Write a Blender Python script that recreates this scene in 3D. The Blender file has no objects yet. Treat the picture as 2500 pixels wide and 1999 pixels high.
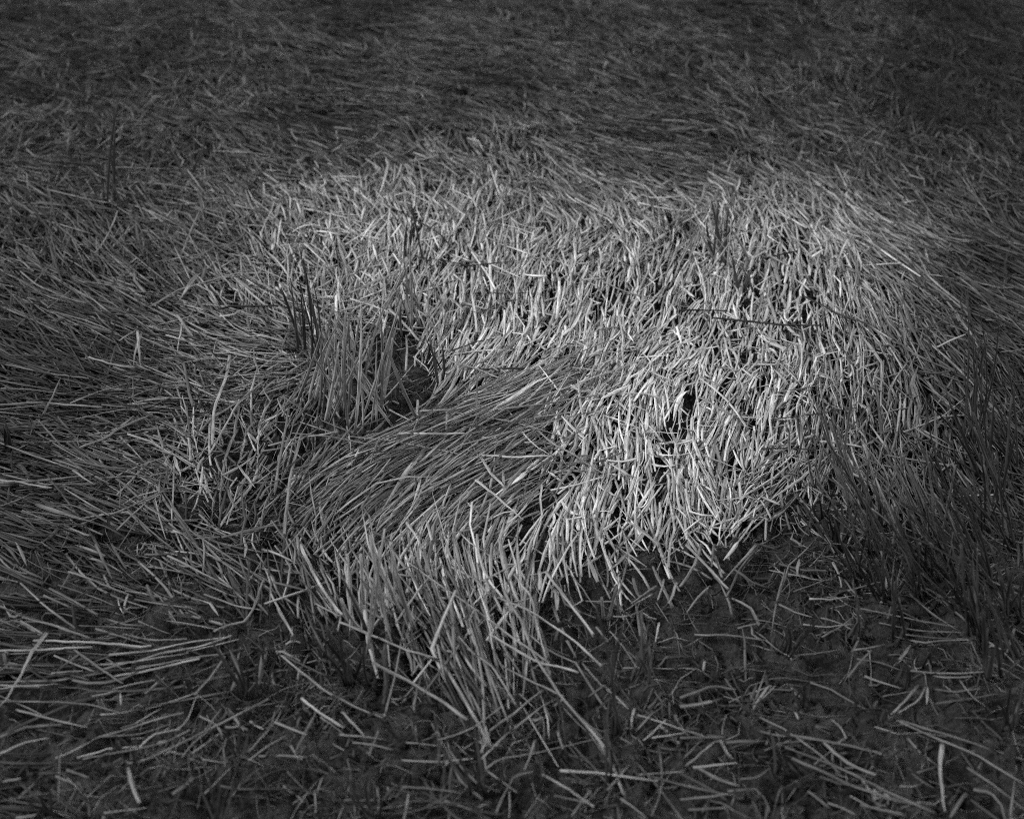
import bpy, math, random
import numpy as np

# ------------------------------------------------------------------ camera, sky, sun, exposure
scene = bpy.context.scene
CAM_H, PITCH, HALF = 1.20, math.radians(33.0), 0.394        # height, tilt below level, tan of half the width
cam_d = bpy.data.cameras.new("camera")
cam = bpy.data.objects.new("camera", cam_d)
scene.collection.objects.link(cam)
cam.location = (0, 0, CAM_H)
cam.rotation_euler = (math.pi / 2 - PITCH, 0, 0)
cam_d.sensor_width = 36.0
cam_d.lens = 18.0 / HALF
cam_d.clip_start, cam_d.clip_end = 0.02, 3000.0
cam_d.dof.use_dof = True
cam_d.dof.focus_distance = 2.08
cam_d.dof.aperture_fstop = 3.4
cam_d.dof.aperture_blades = 7
scene.camera = cam

SUN_EL, SUN_AZ = math.radians(37), math.radians(-98)        # azimuth from +Y, negative towards -X
world = bpy.data.worlds.new("World")
scene.world = world
world.use_nodes = True
wn, wl = world.node_tree.nodes, world.node_tree.links
wn.clear()
w_out = wn.new("ShaderNodeOutputWorld")
w_bg = wn.new("ShaderNodeBackground")
w_bw = wn.new("ShaderNodeRGBToBW")                          # the photograph is black and white
w_sky = wn.new("ShaderNodeTexSky")
w_sky.sky_type = 'NISHITA'
w_sky.sun_disc = False
w_sky.sun_elevation = SUN_EL
w_sky.sun_rotation = -SUN_AZ                          # the sky turns the other way round
w_sky.air_density, w_sky.dust_density, w_sky.ozone_density = 1.0, 4.0, 1.0
wl.new(w_sky.outputs[0], w_bw.inputs[0])
wl.new(w_bw.outputs[0], w_bg.inputs[0])
w_bg.inputs[1].default_value = 0.058
wl.new(w_bg.outputs[0], w_out.inputs[0])

sun_d = bpy.data.lights.new("sun", 'SUN')
sun_d.energy = 1.5
sun_d.angle = math.radians(17)
sun_d.color = (1, 1, 1)
sun = bpy.data.objects.new("sun", sun_d)
scene.collection.objects.link(sun)
sun.location = (-2, 3, 5)
sun.rotation_euler = (math.pi / 2 - SUN_EL, 0, math.pi - SUN_AZ)   # lamp looks along -Z; turned to come from SUN_AZ

scene.view_settings.view_transform = 'Standard'
scene.view_settings.look = 'None'
scene.view_settings.exposure = 1.75
scene.view_settings.gamma = 1.0
scene.cycles.use_denoising = False
scene.cycles.filter_width = 1.0
scene.cycles.use_adaptive_sampling = True
scene.cycles.adaptive_threshold = 0.03
scene.cycles.max_bounces = 3
scene.cycles.diffuse_bounces = 2
scene.cycles.sample_clamp_direct = 4.0
scene.cycles.sample_clamp_indirect = 1.0

rng = np.random.default_rng(11)
random.seed(11)
C = scene.collection

# ------------------------------------------------------------------ geometry of the view
FPX = 1250.0 / HALF                                          # focal length in photograph pixels
CP, SP = math.cos(PITCH), math.sin(PITCH)

def ray(sx, sy):
    u = (np.asarray(sx, float) - 1250.0) / FPX
    v = (np.asarray(sy, float) - 999.5) / FPX
    return np.stack([u, CP - v * SP, -SP - v * CP], -1)

def project(P):
    x, y, z = P[..., 0], P[..., 1], P[..., 2] - CAM_H
    d = y * CP - z * SP
    d = np.maximum(d, 0.05)
    return 1250.0 + FPX * x / d, 999.5 - FPX * (y * SP + z * CP) / d, d

def hash2(ix, iy, s):
    h = (ix.astype(np.int64) * 374761393 + iy.astype(np.int64) * 668265263 + s * 982451653) & 0xFFFFFFFF
    h = ((h ^ (h >> 13)) * 1274126177) & 0xFFFFFFFF
    return ((h ^ (h >> 16)) & 0xFFFFFF) / float(0xFFFFFF)

def vnoise(x, y, s=0):
    ix, iy = np.floor(x), np.floor(y)
    fx, fy = x - ix, y - iy
    fx, fy = fx * fx * (3 - 2 * fx), fy * fy * (3 - 2 * fy)
    a, b = hash2(ix, iy, s), hash2(ix + 1, iy, s)
    c, d = hash2(ix, iy + 1, s), hash2(ix + 1, iy + 1, s)
    return (a + (b - a) * fx) * (1 - fy) + (c + (d - c) * fx) * fy

def fbm(x, y, s=0, octv=4, gain=0.5):
    t, a, n = 0.0, 1.0, 0.0
    for k in range(octv):
        t = t + a * vnoise(x * 2 ** k + 17.3 * k, y * 2 ** k - 9.1 * k, s + k)
        n += a
        a *= gain
    return t / n

def terrain(x, y):
    """the lie of the land without crumbs and clods"""
    z = 0.030 * (fbm(x * 1.1 + 5, y * 1.1, 3, 2) - 0.5) + 0.016 * (fbm(x * 4 + 2, y * 4, 8, 2) - 0.5)
    z = z + 0.028 * np.exp(-((x - 0.05) ** 2 / 0.42 + (y - 2.45) ** 2 / 0.30))      # low swell under the pale straw
    return z

def soil_relief(x, y):
    a = fbm(x * 16, y * 16, 21, 3)
    b = fbm(x * 46 + 3, y * 46, 31, 3)
    c = np.abs(fbm(x * 27 + 9, y * 27, 41, 3) - 0.5) * 2
    d = np.clip(fbm(x * 80, y * 80, 55, 2) - 0.55, 0, 1)
    return 0.026 * (a - 0.5) + 0.022 * (b - 0.5) - 0.010 * (1 - np.minimum(c * 3.0, 1)) + 0.040 * d

def unproject(sx, sy, off=0.0):
    r = ray(sx, sy)
    z = np.zeros(np.shape(r)[:-1])
    for _ in range(5):
        t = (z + off - CAM_H) / r[..., 2]
        P = r * t[..., None]
        z = terrain(P[..., 0], P[..., 1])
    t = (z + off - CAM_H) / r[..., 2]
    P = r * t[..., None]
    P[..., 2] += CAM_H
    return P

# ------------------------------------------------------------------ materials (all neutral: the photograph has no colour)
def straw_material(name, rough, spec):
    m = bpy.data.materials.new(name)
    m.use_nodes = True
    n, l = m.node_tree.nodes, m.node_tree.links
    bsdf = n["Principled BSDF"]
    tint = n.new("ShaderNodeAttribute"); tint.attribute_name = "tint"
    loc = n.new("ShaderNodeAttribute"); loc.attribute_name = "loc"
    def noise(scale, detail, sc):
        mp = n.new("ShaderNodeVectorMath"); mp.operation = 'MULTIPLY'
        mp.inputs[1].default_value = sc
        l.new(loc.outputs["Vector"], mp.inputs[0])
        t = n.new("ShaderNodeTexNoise")
        t.inputs["Scale"].default_value = scale
        t.inputs["Detail"].default_value = detail
        l.new(mp.outputs[0], t.inputs["Vector"])
        return t.outputs[0]
    def ramp(inp, a, b, lo, hi):
        r = n.new("ShaderNodeMapRange")
        r.inputs[1].default_value, r.inputs[2].default_value = a, b
        r.inputs[3].default_value, r.inputs[4].default_value = lo, hi
        l.new(inp, r.inputs[0])
        return r.outputs[0]
    def mul(a, b):
        t = n.new("ShaderNodeMath"); t.operation = 'MULTIPLY'
        l.new(a, t.inputs[0]); l.new(b, t.inputs[1])
        return t.outputs[0]
    streak = noise(2.4, 3.0, (1.0, 1.0, 6.0))        # fibres running along the stalk
    blotch = noise(1.0, 4.0, (0.7, 0.7, 24.0))       # weathering patches along it
    spots = noise(3.0, 2.0, (1.1, 1.1, 70.0))       # mould specks
    col = mul(tint.outputs["Fac"], ramp(streak, 0.3, 0.7, 0.62, 1.22))
    col = mul(col, ramp(blotch, 0.36, 0.62, 0.50, 1.15))
    col = mul(col, ramp(spots, 0.60, 0.70, 1.0, 0.52))
    l.new(col, bsdf.inputs["Base Color"])
    bsdf.inputs["Roughness"].default_value = rough
    bsdf.inputs["Specular IOR Level"].default_value = spec
    bump = n.new("ShaderNodeBump")
    bump.inputs["Strength"].default_value = 0.55
    bump.inputs["Distance"].default_value = 0.0012
    l.new(streak, bump.inputs["Height"])
    l.new(bump.outputs[0], bsdf.inputs["Normal"])
    return m

M_STRAW = straw_material("dry_straw", 0.65, 0.12)
M_DARK = straw_material("damp_dark_stem", 0.6, 0.12)

def soil_material():
    m = bpy.data.materials.new("damp_soil")
    m.use_nodes = True
    n, l = m.node_tree.nodes, m.node_tree.links
    bsdf = n["Principled BSDF"]
    tc = n.new("ShaderNodeTexCoord")
    def noise(scale, detail, rough=0.6):
        t = n.new("ShaderNodeTexNoise")
        t.inputs["Scale"].default_value = scale
        t.inputs["Detail"].default_value = detail
        t.inputs["Roughness"].default_value = rough
        l.new(tc.outputs["Object"], t.inputs["Vector"])
        return t.outputs[0]
    big, mid, fine = noise(16, 4), noise(110, 6, 0.75), noise(420, 3, 0.7)
    r = n.new("ShaderNodeValToRGB")
    r.color_ramp.elements[0].position, r.color_ramp.elements[0].color = 0.42, (0.008, 0.008, 0.008, 1)  # dark end of the soil tone, which also paints shade into crevices
    r.color_ramp.elements[1].position, r.color_ramp.elements[1].color = 0.60, (0.060, 0.060, 0.060, 1)
    mix = n.new("ShaderNodeMath"); mix.operation = 'ADD'
    h1 = n.new("ShaderNodeMath"); h1.operation = 'MULTIPLY'; h1.inputs[1].default_value = 0.5
    h2 = n.new("ShaderNodeMath"); h2.operation = 'MULTIPLY'; h2.inputs[1].default_value = 0.5
    l.new(big, h1.inputs[0]); l.new(mid, h2.inputs[0])
    l.new(h1.outputs[0], mix.inputs[0]); l.new(h2.outputs[0], mix.inputs[1])
    l.new(mix.outputs[0], r.inputs[0])
    l.new(r.outputs[0], bsdf.inputs["Base Color"])
    bsdf.inputs["Roughness"].default_value = 0.9
    bsdf.inputs["Specular IOR Level"].default_value = 0.12
    add = n.new("ShaderNodeMath"); add.operation = 'ADD'
    l.new(mid, add.inputs[0]); l.new(fine, add.inputs[1])
    b = n.new("ShaderNodeBump")
    b.inputs["Strength"].default_value = 0.9
    b.inputs["Distance"].default_value = 0.012
    l.new(add.outputs[0], b.inputs["Height"])
    l.new(b.outputs[0], bsdf.inputs["Normal"])
    return m

M_SOIL = soil_material()

# ------------------------------------------------------------------ the ground: one sheet out to the horizon, fine where the camera looks
def axis(lo, hi, step, far):
    core = np.arange(lo, hi + step, step)
    out_hi, out_lo, g, d = [], [], hi, step
    while g < far:
        d *= 1.35; g += d; out_hi.append(g)
    g, d = lo, step
    while g > -far:
        d *= 1.35; g -= d; out_lo.append(g)
    return np.concatenate([out_lo[::-1], core, out_hi])

def build_ground():
    xs = axis(-1.15, 1.15, 0.0068, 900.0)
    ya, yb = np.arange(0.85, 2.6, 0.0068), np.arange(2.6, 5.2, 0.016)
    core = np.concatenate([ya, yb])
    lo, hi, g, d = [], [], 0.85, 0.006
    while g > -900: d *= 1.4; g -= d; lo.append(g)
    g, d = core[-1], 0.016
    while g < 900: d *= 1.35; g += d; hi.append(g)
    ys = np.concatenate([lo[::-1], core, hi])
    X, Y = np.meshgrid(xs, ys)
    fade = np.exp(-np.maximum(0, np.hypot(X, Y - 2.5) - 4.0) / 3.0)
    Z = (terrain(X, Y) + soil_relief(X, Y)) * fade
    nx, ny = len(xs), len(ys)
    me = bpy.data.meshes.new("ground")
    co = np.stack([X, Y, Z], -1).reshape(-1, 3)
    i = np.arange(nx * ny).reshape(ny, nx)
    q = np.stack([i[:-1, :-1], i[:-1, 1:], i[1:, 1:], i[1:, :-1]], -1).reshape(-1, 4)
    fill_mesh(me, co, q)
    me.materials.append(M_SOIL)
    o = bpy.data.objects.new("ground", me)
    o["kind"] = "structure"
    o["label"] = "dark damp soil showing between the flattened straw"
    C.objects.link(o)

def fill_mesh(me, co, quads, tris=None, smooth=True):
    nq = len(quads)
    nt = 0 if tris is None else len(tris)
    me.vertices.add(len(co))
    me.vertices.foreach_set("co", np.ascontiguousarray(co, np.float32).ravel())
    idx = np.asarray(quads, np.int32).ravel()
    if nt:
        idx = np.concatenate([idx, np.asarray(tris, np.int32).ravel()])
    me.loops.add(len(idx))
    me.loops.foreach_set("vertex_index", idx)
    me.polygons.add(nq + nt)
    st = np.concatenate([np.arange(nq) * 4, nq * 4 + np.arange(nt) * 3]).astype(np.int32)
    me.polygons.foreach_set("loop_start", st)
    me.update(calc_edges=True)
    me.polygons.foreach_set("use_smooth", np.full(nq + nt, smooth))
    me.validate()

build_ground()

# ------------------------------------------------------------------ stalks: a batch of tapering hollow tubes or folded blades
def stalk_arrays(P, R, flat, tint, seed, sides, twist):
    """P (N,K,3) centre lines, R (N,K) half widths, flat (N,) thickness/width, tint (N,K)"""
    N, K, _ = P.shape
    T = np.gradient(P, axis=1)
    T /= np.linalg.norm(T, axis=2, keepdims=True) + 1e-9
    up = np.zeros_like(T); up[..., 2] = 1.0
    steep = np.abs(T[..., 2:3]) > 0.85
    alt = np.zeros_like(T); alt[..., 1] = 1.0
    up = np.where(steep.any(axis=1, keepdims=True), alt, up)
    S = np.cross(T, up); S /= np.linalg.norm(S, axis=2, keepdims=True) + 1e-9
    U = np.cross(S, T)
    a = np.arange(sides) * 2 * math.pi / sides
    tw = twist[:, None] * np.linspace(-1, 1, K)[None] 
    ct, stt = np.cos(tw)[..., None], np.sin(tw)[..., None]
    S2, U2 = S * ct + U * stt, U * ct - S * stt
    cs = np.cos(a)[None, None, :, None]
    sn = np.sin(a)[None, None, :, None]
    fl = flat[:, None, None, None]
    V = P[:, :, None, :] + R[:, :, None, None] * (S2[:, :, None, :] * cs + fl * U2[:, :, None, :] * sn)
    ends = P[:, [0, -1], :]
    co = np.concatenate([V.reshape(N, K * sides, 3), ends], 1)
    nv = K * sides + 2
    k = np.arange(K - 1)[:, None] * sides
    j = np.arange(sides)[None]
    jn = (j + 1) % sides
    q = np.stack([k + j, k + jn, k + sides + jn, k + sides + j], -1).reshape(-1, 4)
    jj, jj2 = np.arange(sides), (np.arange(sides) + 1) % sides
    last = (K - 1) * sides
    t = np.concatenate([np.stack([jj2, jj, np.full(sides, K * sides)], -1),
                        np.stack([last + jj, last + jj2, np.full(sides, K * sides + 1)], -1)])
    base = (np.arange(N) * nv)[:, None, None]
    Q = (q[None] + base).reshape(-1, 4)
    Tt = (t[None] + base).reshape(-1, 3)
    seg = np.linalg.norm(np.diff(P, axis=1), axis=2)
    along = np.concatenate([np.zeros((N, 1)), np.cumsum(seg, 1)], 1)
    lc = np.zeros((N, nv, 3), np.float32)
    lc[:, :K * sides, 0] = np.tile(np.cos(a), K)[None]
    lc[:, :K * sides, 1] = np.tile(np.sin(a), K)[None]
    lc[:, :K * sides, 2] = np.repeat(along, sides, 1)
    lc[:, -1, 2] = along[:, -1]
    lc += (seed[:, None, None] * np.array([37.0, 91.0, 5.3])).astype(np.float32)
    tn = np.zeros((N, nv), np.float32)
    tn[:, :K * sides] = np.repeat(tint, sides, 1)
    tn[:, -2:] = tint[:, :1] * 0.22                     # shade of a cut end's hollow, painted on the closed cap
    return co.reshape(-1, 3), Q, Tt, lc.reshape(-1, 3), tn.ravel()

def stalk_mesh(name, parts, material):
    co, Q, T, lc, tn, n = [], [], [], [], [], 0
    for p in parts:
        co.append(p[0]); Q.append(p[1] + n); T.append(p[2] + n); lc.append(p[3]); tn.append(p[4])
        n += len(p[0])
    me = bpy.data.meshes.new(name)
    fill_mesh(me, np.concatenate(co), np.concatenate(Q), np.concatenate(T))
    me.attributes.new("loc", 'FLOAT_VECTOR', 'POINT').data.foreach_set("vector", np.concatenate(lc).astype(np.float32).ravel())
    me.attributes.new("tint", 'FLOAT', 'POINT').data.foreach_set("value", np.concatenate(tn).astype(np.float32))
    me.materials.append(material)
    return me

# ------------------------------------------------------------------ how the straw lies: points read off the photograph (2156 px wide view of it)
# x, y, lie of the stalks in the picture (degrees, 0 level, 90 away from us), cover 0-1, depth of the mat (mm), straw tone 0-1 with the vignette painted in,
# length (m), scatter (degrees), share of stalks standing out of the lie
LIE = [
 (60,40,172,0.9,30,0.1,0.1,40,0.2),(400,40,168,0.9,30,0.088,0.1,40,0.2),(800,60,170,0.9,30,0.043,0.1,31,0.15),(1200,60,160,0.9,30,0.034,0.1,31,0.15),
 (1600,60,150,0.9,30,-0.03,0.1,31,0.15),(2000,60,140,0.9,30,-0.14,0.1,34,0.17),(2156,200,140,0.9,30,-0.14,0.1,34,0.17),(1900,250,140,0.9,30,-0.14,0.1,34,0.17),
 (100,200,165,0.9,32,0.12,0.1,44,0.26),(350,230,160,0.9,32,0.12,0.1,44,0.26),(700,200,170,0.9,30,0.079,0.1,28,0.13),(1000,180,168,0.9,30,0.064,0.1,25,0.13),
 (1350,170,155,0.9,30,0.051,0.1,28,0.13),(1600,250,140,0.9,32,0.027,0.1,28,0.15),(1300,330,172,0.9,30,0.35,0.1,22,0.11),(1450,300,175,0.9,30,0.32,0.1,22,0.11),
 (100,350,150,0.9,34,0.26,0.1,44,0.26),(300,380,148,0.9,34,0.27,0.1,36,0.23),(550,330,155,0.9,32,0.29,0.1,22,0.13),(800,330,160,0.9,30,0.37,0.1,18,0.11),
 (1050,330,150,0.9,30,0.39,0.1,18,0.11),(1250,420,155,0.9,30,0.47,0.1,16,0.11),(1450,420,165,0.9,30,0.47,0.1,16,0.11),(1600,380,135,0.9,32,0.33,0.1,28,0.17),
 (1750,380,145,0.9,32,0.22,0.1,25,0.15),(1950,420,155,0.9,30,-0.02,0.1,18,0.15),(2120,420,140,0.9,30,-0.049,0.1,23,0.17),(1850,520,150,1,30,0.31,0.16,16,0.08),
 (2050,560,150,1,30,-0.073,0.16,14,0.06),(2150,640,158,1,30,-0.086,0.18,12,0.05),(80,480,148,0.92,39,0.13,0.16,21,0.17),(250,520,147,0.92,39,0.18,0.16,18,0.14),
 (450,480,140,1,32,0.54,0.16,23,0.14),(650,420,145,0.9,30,0.81,0.088,25,0.15),(600,520,120,1,32,0.76,0.13,24,0.14),(750,500,100,1,32,0.76,0.12,22,0.11),
 (850,440,105,1,32,0.73,0.12,20,0.098),(1000,460,95,1,32,0.78,0.12,17,0.084),(1150,440,130,1,30,0.67,0.13,22,0.1),(1300,490,115,1,32,0.75,0.12,19,0.084),
 (1500,480,100,1,32,0.8,0.12,17,0.084),(1650,450,130,1,32,0.65,0.13,20,0.1),(1750,480,120,1,32,0.83,0.13,14,0.07),(60,620,150,0.92,39,0.11,0.18,16,0.084),
 (220,620,150,0.92,37,0.16,0.18,16,0.084),(400,600,142,1,30,0.44,0.15,23,0.14),(520,620,125,1,34,0.72,0.12,34,0.2),(900,560,80,1,32,0.9,0.11,14,0.07),
 (1050,560,80,1,32,0.93,0.11,13,0.056),(1200,560,72,1,32,0.94,0.11,16,0.07),(1350,580,72,1,32,0.96,0.11,16,0.07),(1500,600,82,1,32,0.98,0.11,12,0.07),
 (1620,560,88,1,32,0.86,0.11,12,0.07),(1750,570,105,1,32,0.93,0.11,10,0.056),(1870,640,128,1,32,0.68,0.13,12,0.06),(2000,660,150,1,30,-0.05,0.16,10,0.05),
 (60,720,158,0.92,37,0.068,0.18,13,0.084),(220,720,160,0.92,34,0.15,0.18,13,0.084),(400,710,160,0.9,24,0.53,0.15,21,0.14),(530,740,178,0.95,24,0.58,0.13,18,0.12),
 (640,690,150,0.8,22,0.67,0.11,34,0.2),(780,640,95,0.8,26,0.7,0.11,26,0.16),(900,660,80,0.75,29,0.85,0.11,13,0.084),(1000,680,72,1,32,0.99,0.12,10,0.056),
 (1120,660,66,1,32,0.99,0.11,10,0.056),(1250,660,62,1,32,0.99,0.1,12,0.056),(1400,660,66,1,32,0.99,0.1,13,0.07),(1540,660,85,0.9,32,0.99,0.11,8.6,0.056),
 (1640,640,88,1,26,0.85,0.11,10,0.07),(1740,680,103,1,32,0.94,0.11,8.6,0.042),(1860,740,120,1,32,0.63,0.13,10,0.05),(1980,760,140,1,30,-0.033,0.15,10,0.05),
 (2100,760,150,1,28,-0.085,0.16,10,0.05),(80,800,172,0.87,32,0.019,0.18,16,0.11),(250,800,165,0.83,28,0.13,0.16,18,0.14),(420,800,165,0.85,20,0.51,0.13,29,0.2),
 (560,810,30,0.75,16,0.51,0.096,30,0.2),(660,830,60,0.6,16,0.52,0.1,24,0.16),(800,830,60,0.025,6,0.57,0.089,40,0.2),(850,780,70,0.15,12,0.67,0.1,24,0.15),
 (950,790,68,0.95,29,0.99,0.11,10,0.07),(1080,790,50,1,32,1,0.12,10,0.056),(1200,760,52,1,32,1.1,0.12,10,0.056),(1330,740,62,1,32,1.1,0.096,16,0.084),
 (1450,760,66,0.85,29,1.1,0.096,19,0.11),(1560,760,80,0.8,24,0.95,0.096,19,0.11),(1680,760,92,0.9,31,0.89,0.1,10,0.07),(1790,800,100,1,32,0.84,0.1,7.2,0.042),
 (1900,840,118,1,30,0.58,0.12,12,0.06),(2010,860,130,0.85,24,-0.069,0.12,18,0.1),(2120,860,135,0.7,18,-0.1,0.13,20,0.1),(120,890,172,0.64,21,0.00022,0.16,21,0.14),
 (300,890,178,0.69,21,0.26,0.13,29,0.2),(430,900,140,0.67,16,0.74,0.096,44,0.35),(560,920,70,0.6,14,0.53,0.096,28,0.16),(680,900,58,0.6,14,0.53,0.12,18,0.1),
 (780,905,25,0.06,8,0.38,0.17,21,0.11),(740,870,60,0.1,10,0.51,0.1,20,0.1),(850,860,30,0.04,8,0.34,0.13,21,0.13),(900,900,20,0.95,34,0.35,0.3,5.8,0.05),
 (1030,880,22,1,42,0.39,0.3,5.8,0.05),(1160,850,24,1,50,0.52,0.27,6.8,0.06),(1270,850,55,1,32,1.1,0.11,8.6,0.042),(1400,860,68,1,32,1.1,0.096,10,0.056),
 (1530,850,66,1,32,1.1,0.096,7.2,0.042),(1640,850,78,1,32,0.98,0.096,5.8,0.035),(1730,880,102,0.95,32,0.82,0.1,8.6,0.056),(1830,900,112,0.95,26,0.59,0.11,18,0.1),
 (1940,930,122,0.85,22,0.066,0.11,20,0.1),(90,980,174,0.76,22,0.095,0.16,13,0.11),(260,980,176,0.71,18,0.24,0.15,18,0.14),(420,990,120,0.63,16,0.7,0.096,40,0.31),
 (560,1000,62,0.6,14,0.5,0.11,20,0.1),(680,1000,35,0.85,24,0.54,0.15,12,0.06),(820,970,18,1,40,0.34,0.32,5.8,0.05),(960,960,18,1,44,0.39,0.32,4.8,0.05),
 (1080,940,22,1,42,0.48,0.29,5.8,0.05),(1180,950,58,1,32,1.1,0.11,10,0.056),(1300,950,74,1,32,1.1,0.096,8.6,0.042),(1430,950,76,1,32,1.1,0.096,8.6,0.042),
 (1550,940,62,1,32,1,0.096,8.6,0.056),(1620,990,58,1,18,0.88,0.089,17,0.098),(1720,980,98,0.66,12,0.66,0.096,24,0.14),(1820,1010,124,1,20,0.66,0.12,14,0.08),
 (1930,1060,124,0.75,16,-0.029,0.13,14,0.08),(2080,1060,130,0.55,14,-0.087,0.13,22,0.1),(80,1070,178,0.8,20,0.12,0.16,11,0.084),(250,1070,170,0.71,16,0.23,0.15,16,0.14),
 (420,1090,140,0.63,14,0.62,0.1,29,0.2),(540,1100,75,0.5,12,0.5,0.089,30,0.16),(640,1070,55,0.8,20,0.64,0.12,14,0.08),(760,1050,35,0.95,30,0.44,0.19,9.5,0.08),
 (900,1060,30,1,36,0.42,0.22,6.8,0.06),(1030,1060,30,1,38,0.47,0.25,6.8,0.06),(1150,1050,40,1,32,0.93,0.13,10,0.056),(1250,1060,72,1,32,1.1,0.1,7.2,0.042),
 (1360,1060,72,1,32,1.1,0.096,13,0.07),(1460,1060,82,1,26,0.99,0.089,16,0.098),(1560,1070,130,0.95,18,0.88,0.096,18,0.16),(1680,1090,100,0.12,8,0.37,0.089,40,0.16),
 (1800,1120,125,0.3,8,0.048,0.1,24,0.1),(120,1160,160,0.63,14,0.15,0.15,16,0.11),(300,1170,165,0.5,12,0.32,0.13,18,0.14),(470,1180,140,0.67,14,0.67,0.12,18,0.14),
 (600,1170,115,0.6,12,0.53,0.096,30,0.14),(720,1140,60,0.6,14,0.74,0.1,26,0.12),(830,1140,40,0.95,31,0.84,0.12,8.6,0.056),(950,1140,45,1,32,0.9,0.12,10,0.056),
 (1060,1150,58,1,32,0.93,0.12,8.6,0.042),(1160,1160,72,1,32,0.98,0.12,6.5,0.035),(1250,1180,82,0.8,24,0.96,0.089,12,0.07),(1360,1160,75,0.85,13,0.77,0.074,26,0.11),
 (1480,1180,130,0.22,8,0.58,0.074,40,0.16),(1600,1190,100,0.06,6,0.02,0.074,50,0.1),(1720,1200,140,0.06,6,-0.017,0.089,40,0.1),(1900,1230,150,0.25,8,-0.07,0.1,24,0.08),
 (2080,1230,160,0.3,8,-0.093,0.11,24,0.08),(100,1250,165,0.55,12,0.17,0.15,12,0.08),(280,1260,158,0.55,12,0.31,0.13,12,0.08),(450,1270,150,0.5,12,0.56,0.12,14,0.08),
 (600,1250,110,0.55,10,0.52,0.089,26,0.1),(720,1240,125,0.55,14,0.75,0.19,9,0.06),(840,1230,110,0.85,24,0.97,0.19,7.2,0.042),(960,1230,112,1,32,1,0.21,5.4,0.035),
 (1070,1240,100,1,32,0.95,0.21,5.4,0.035),(1150,1260,82,0.9,29,0.84,0.11,7.2,0.035),(1230,1290,70,0.06,6,0.18,0.089,30,0.1),(1350,1300,90,0.06,5,0.11,0.059,60,0.1),
 (1500,1300,90,0.06,5,0.036,0.059,60,0.1),(80,1360,178,0.67,14,0.2,0.16,8.5,0.05),(280,1360,6,0.55,12,0.31,0.15,8.5,0.05),(450,1360,12,0.21,8,0.5,0.12,14,0.05),
 (600,1350,110,0.06,5,0.077,0.074,40,0.1),(740,1340,125,0.06,8,0.19,0.2,10,0.05),(850,1330,122,0.5,16,0.73,0.21,7.5,0.05),(950,1330,118,1,32,0.79,0.22,4.3,0.028),
 (1050,1330,112,1,32,0.76,0.22,4.9,0.028),(1130,1350,100,0.6,18,0.7,0.2,7.5,0.04),(920,1420,122,0.55,16,0.58,0.22,6,0.03),(1010,1420,116,0.95,26,0.57,0.21,6,0.03),
 (1080,1420,108,0.6,16,0.56,0.19,6.8,0.03),(1010,1490,114,0.35,10,0.33,0.12,6.8,0.03),(100,1430,172,0.5,12,0.16,0.15,12,0.05),(300,1440,14,0.34,10,0.27,0.13,10,0.05),
 (420,1490,20,0.06,6,0.029,0.12,16,0.05),(80,1540,172,0.06,6,-0.12,0.13,18,0.05),(600,1480,100,0.06,4,-0.014,0.059,60,0.1),(780,1450,100,0.06,4,0.069,0.1,45,0.1),
 (1180,1430,140,0.06,5,0.025,0.089,30,0.1),(1350,1450,140,0.06,5,-0.026,0.074,50,0.1),(1550,1420,20,0.06,5,-0.12,0.074,60,0.1),(1750,1400,20,0.042,5,-0.078,0.074,60,0.1),
 (1950,1350,165,0.13,6,-0.076,0.1,30,0.06),(2100,1380,165,0.14,6,-0.1,0.1,30,0.06),(300,1640,10,0.06,4,-0.075,0.074,60,0.1),(700,1640,10,0.06,4,-0.12,0.074,60,0.1),
 (1100,1620,10,0.06,4,-0.097,0.074,60,0.1),(1500,1600,150,0.06,4,-0.14,0.074,60,0.1),(1850,1580,150,0.042,5,-0.21,0.1,24,0.08),(2080,1620,150,0.042,5,-0.21,0.1,24,0.08),
 (1750,1660,150,0.042,5,-0.21,0.1,30,0.08),(2100,1500,150,0.042,5,-0.16,0.1,30,0.08),(620,1230,132,0.8,16,0.63,0.16,9,0.04),(700,1310,134,0.55,12,0.6,0.2,7,0.03),
 (780,1370,134,0.45,12,0.59,0.22,6,0.03),(860,1420,130,0.5,14,0.55,0.24,6,0.03),(640,1330,134,0.06,5,0.28,0.11,14,0.05),(740,1410,134,0.05,5,0.22,0.13,14,0.05),
 (1130,1430,105,0.2,8,0.38,0.13,10,0.03),(1180,1340,100,0.1,8,0.42,0.11,20,0.03),(930,1500,120,0.08,6,0.34,0.13,10,0.03),(1600,1050,60,1,18,0.88,0.089,18,0.1),
 (1660,1010,75,0.73,12,0.78,0.089,18,0.1),(1500,1120,85,0.78,13,0.75,0.081,24,0.1),(1420,1130,78,1,13,0.83,0.089,18,0.1),(1320,1200,80,0.35,9,0.68,0.081,20,0.1),
 (1600,610,88,0.8,16,0.9,0.096,16,0.1),(1650,660,90,0.56,12,0.9,0.089,20,0.1),(1620,715,80,0.56,10,0.85,0.081,24,0.12),(1690,710,98,0.88,14,0.9,0.096,16,0.1),
 (1450,720,65,0.6,14,0.95,0.081,24,0.12),(690,760,150,0.5,12,0.6,0.096,30,0.15),(840,730,80,0.45,12,0.75,0.096,20,0.12),(1400,1160,70,0.93,13,0.75,0.089,26,0.2),
 (1490,1150,120,0.85,13,0.75,0.089,26,0.2),(1580,1120,60,0.45,9,0.7,0.089,40,0.2),(1690,1040,100,0.73,10,0.7,0.089,34,0.2),(1450,1230,120,0.3,8,0.6,0.074,50,0.2),
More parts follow.
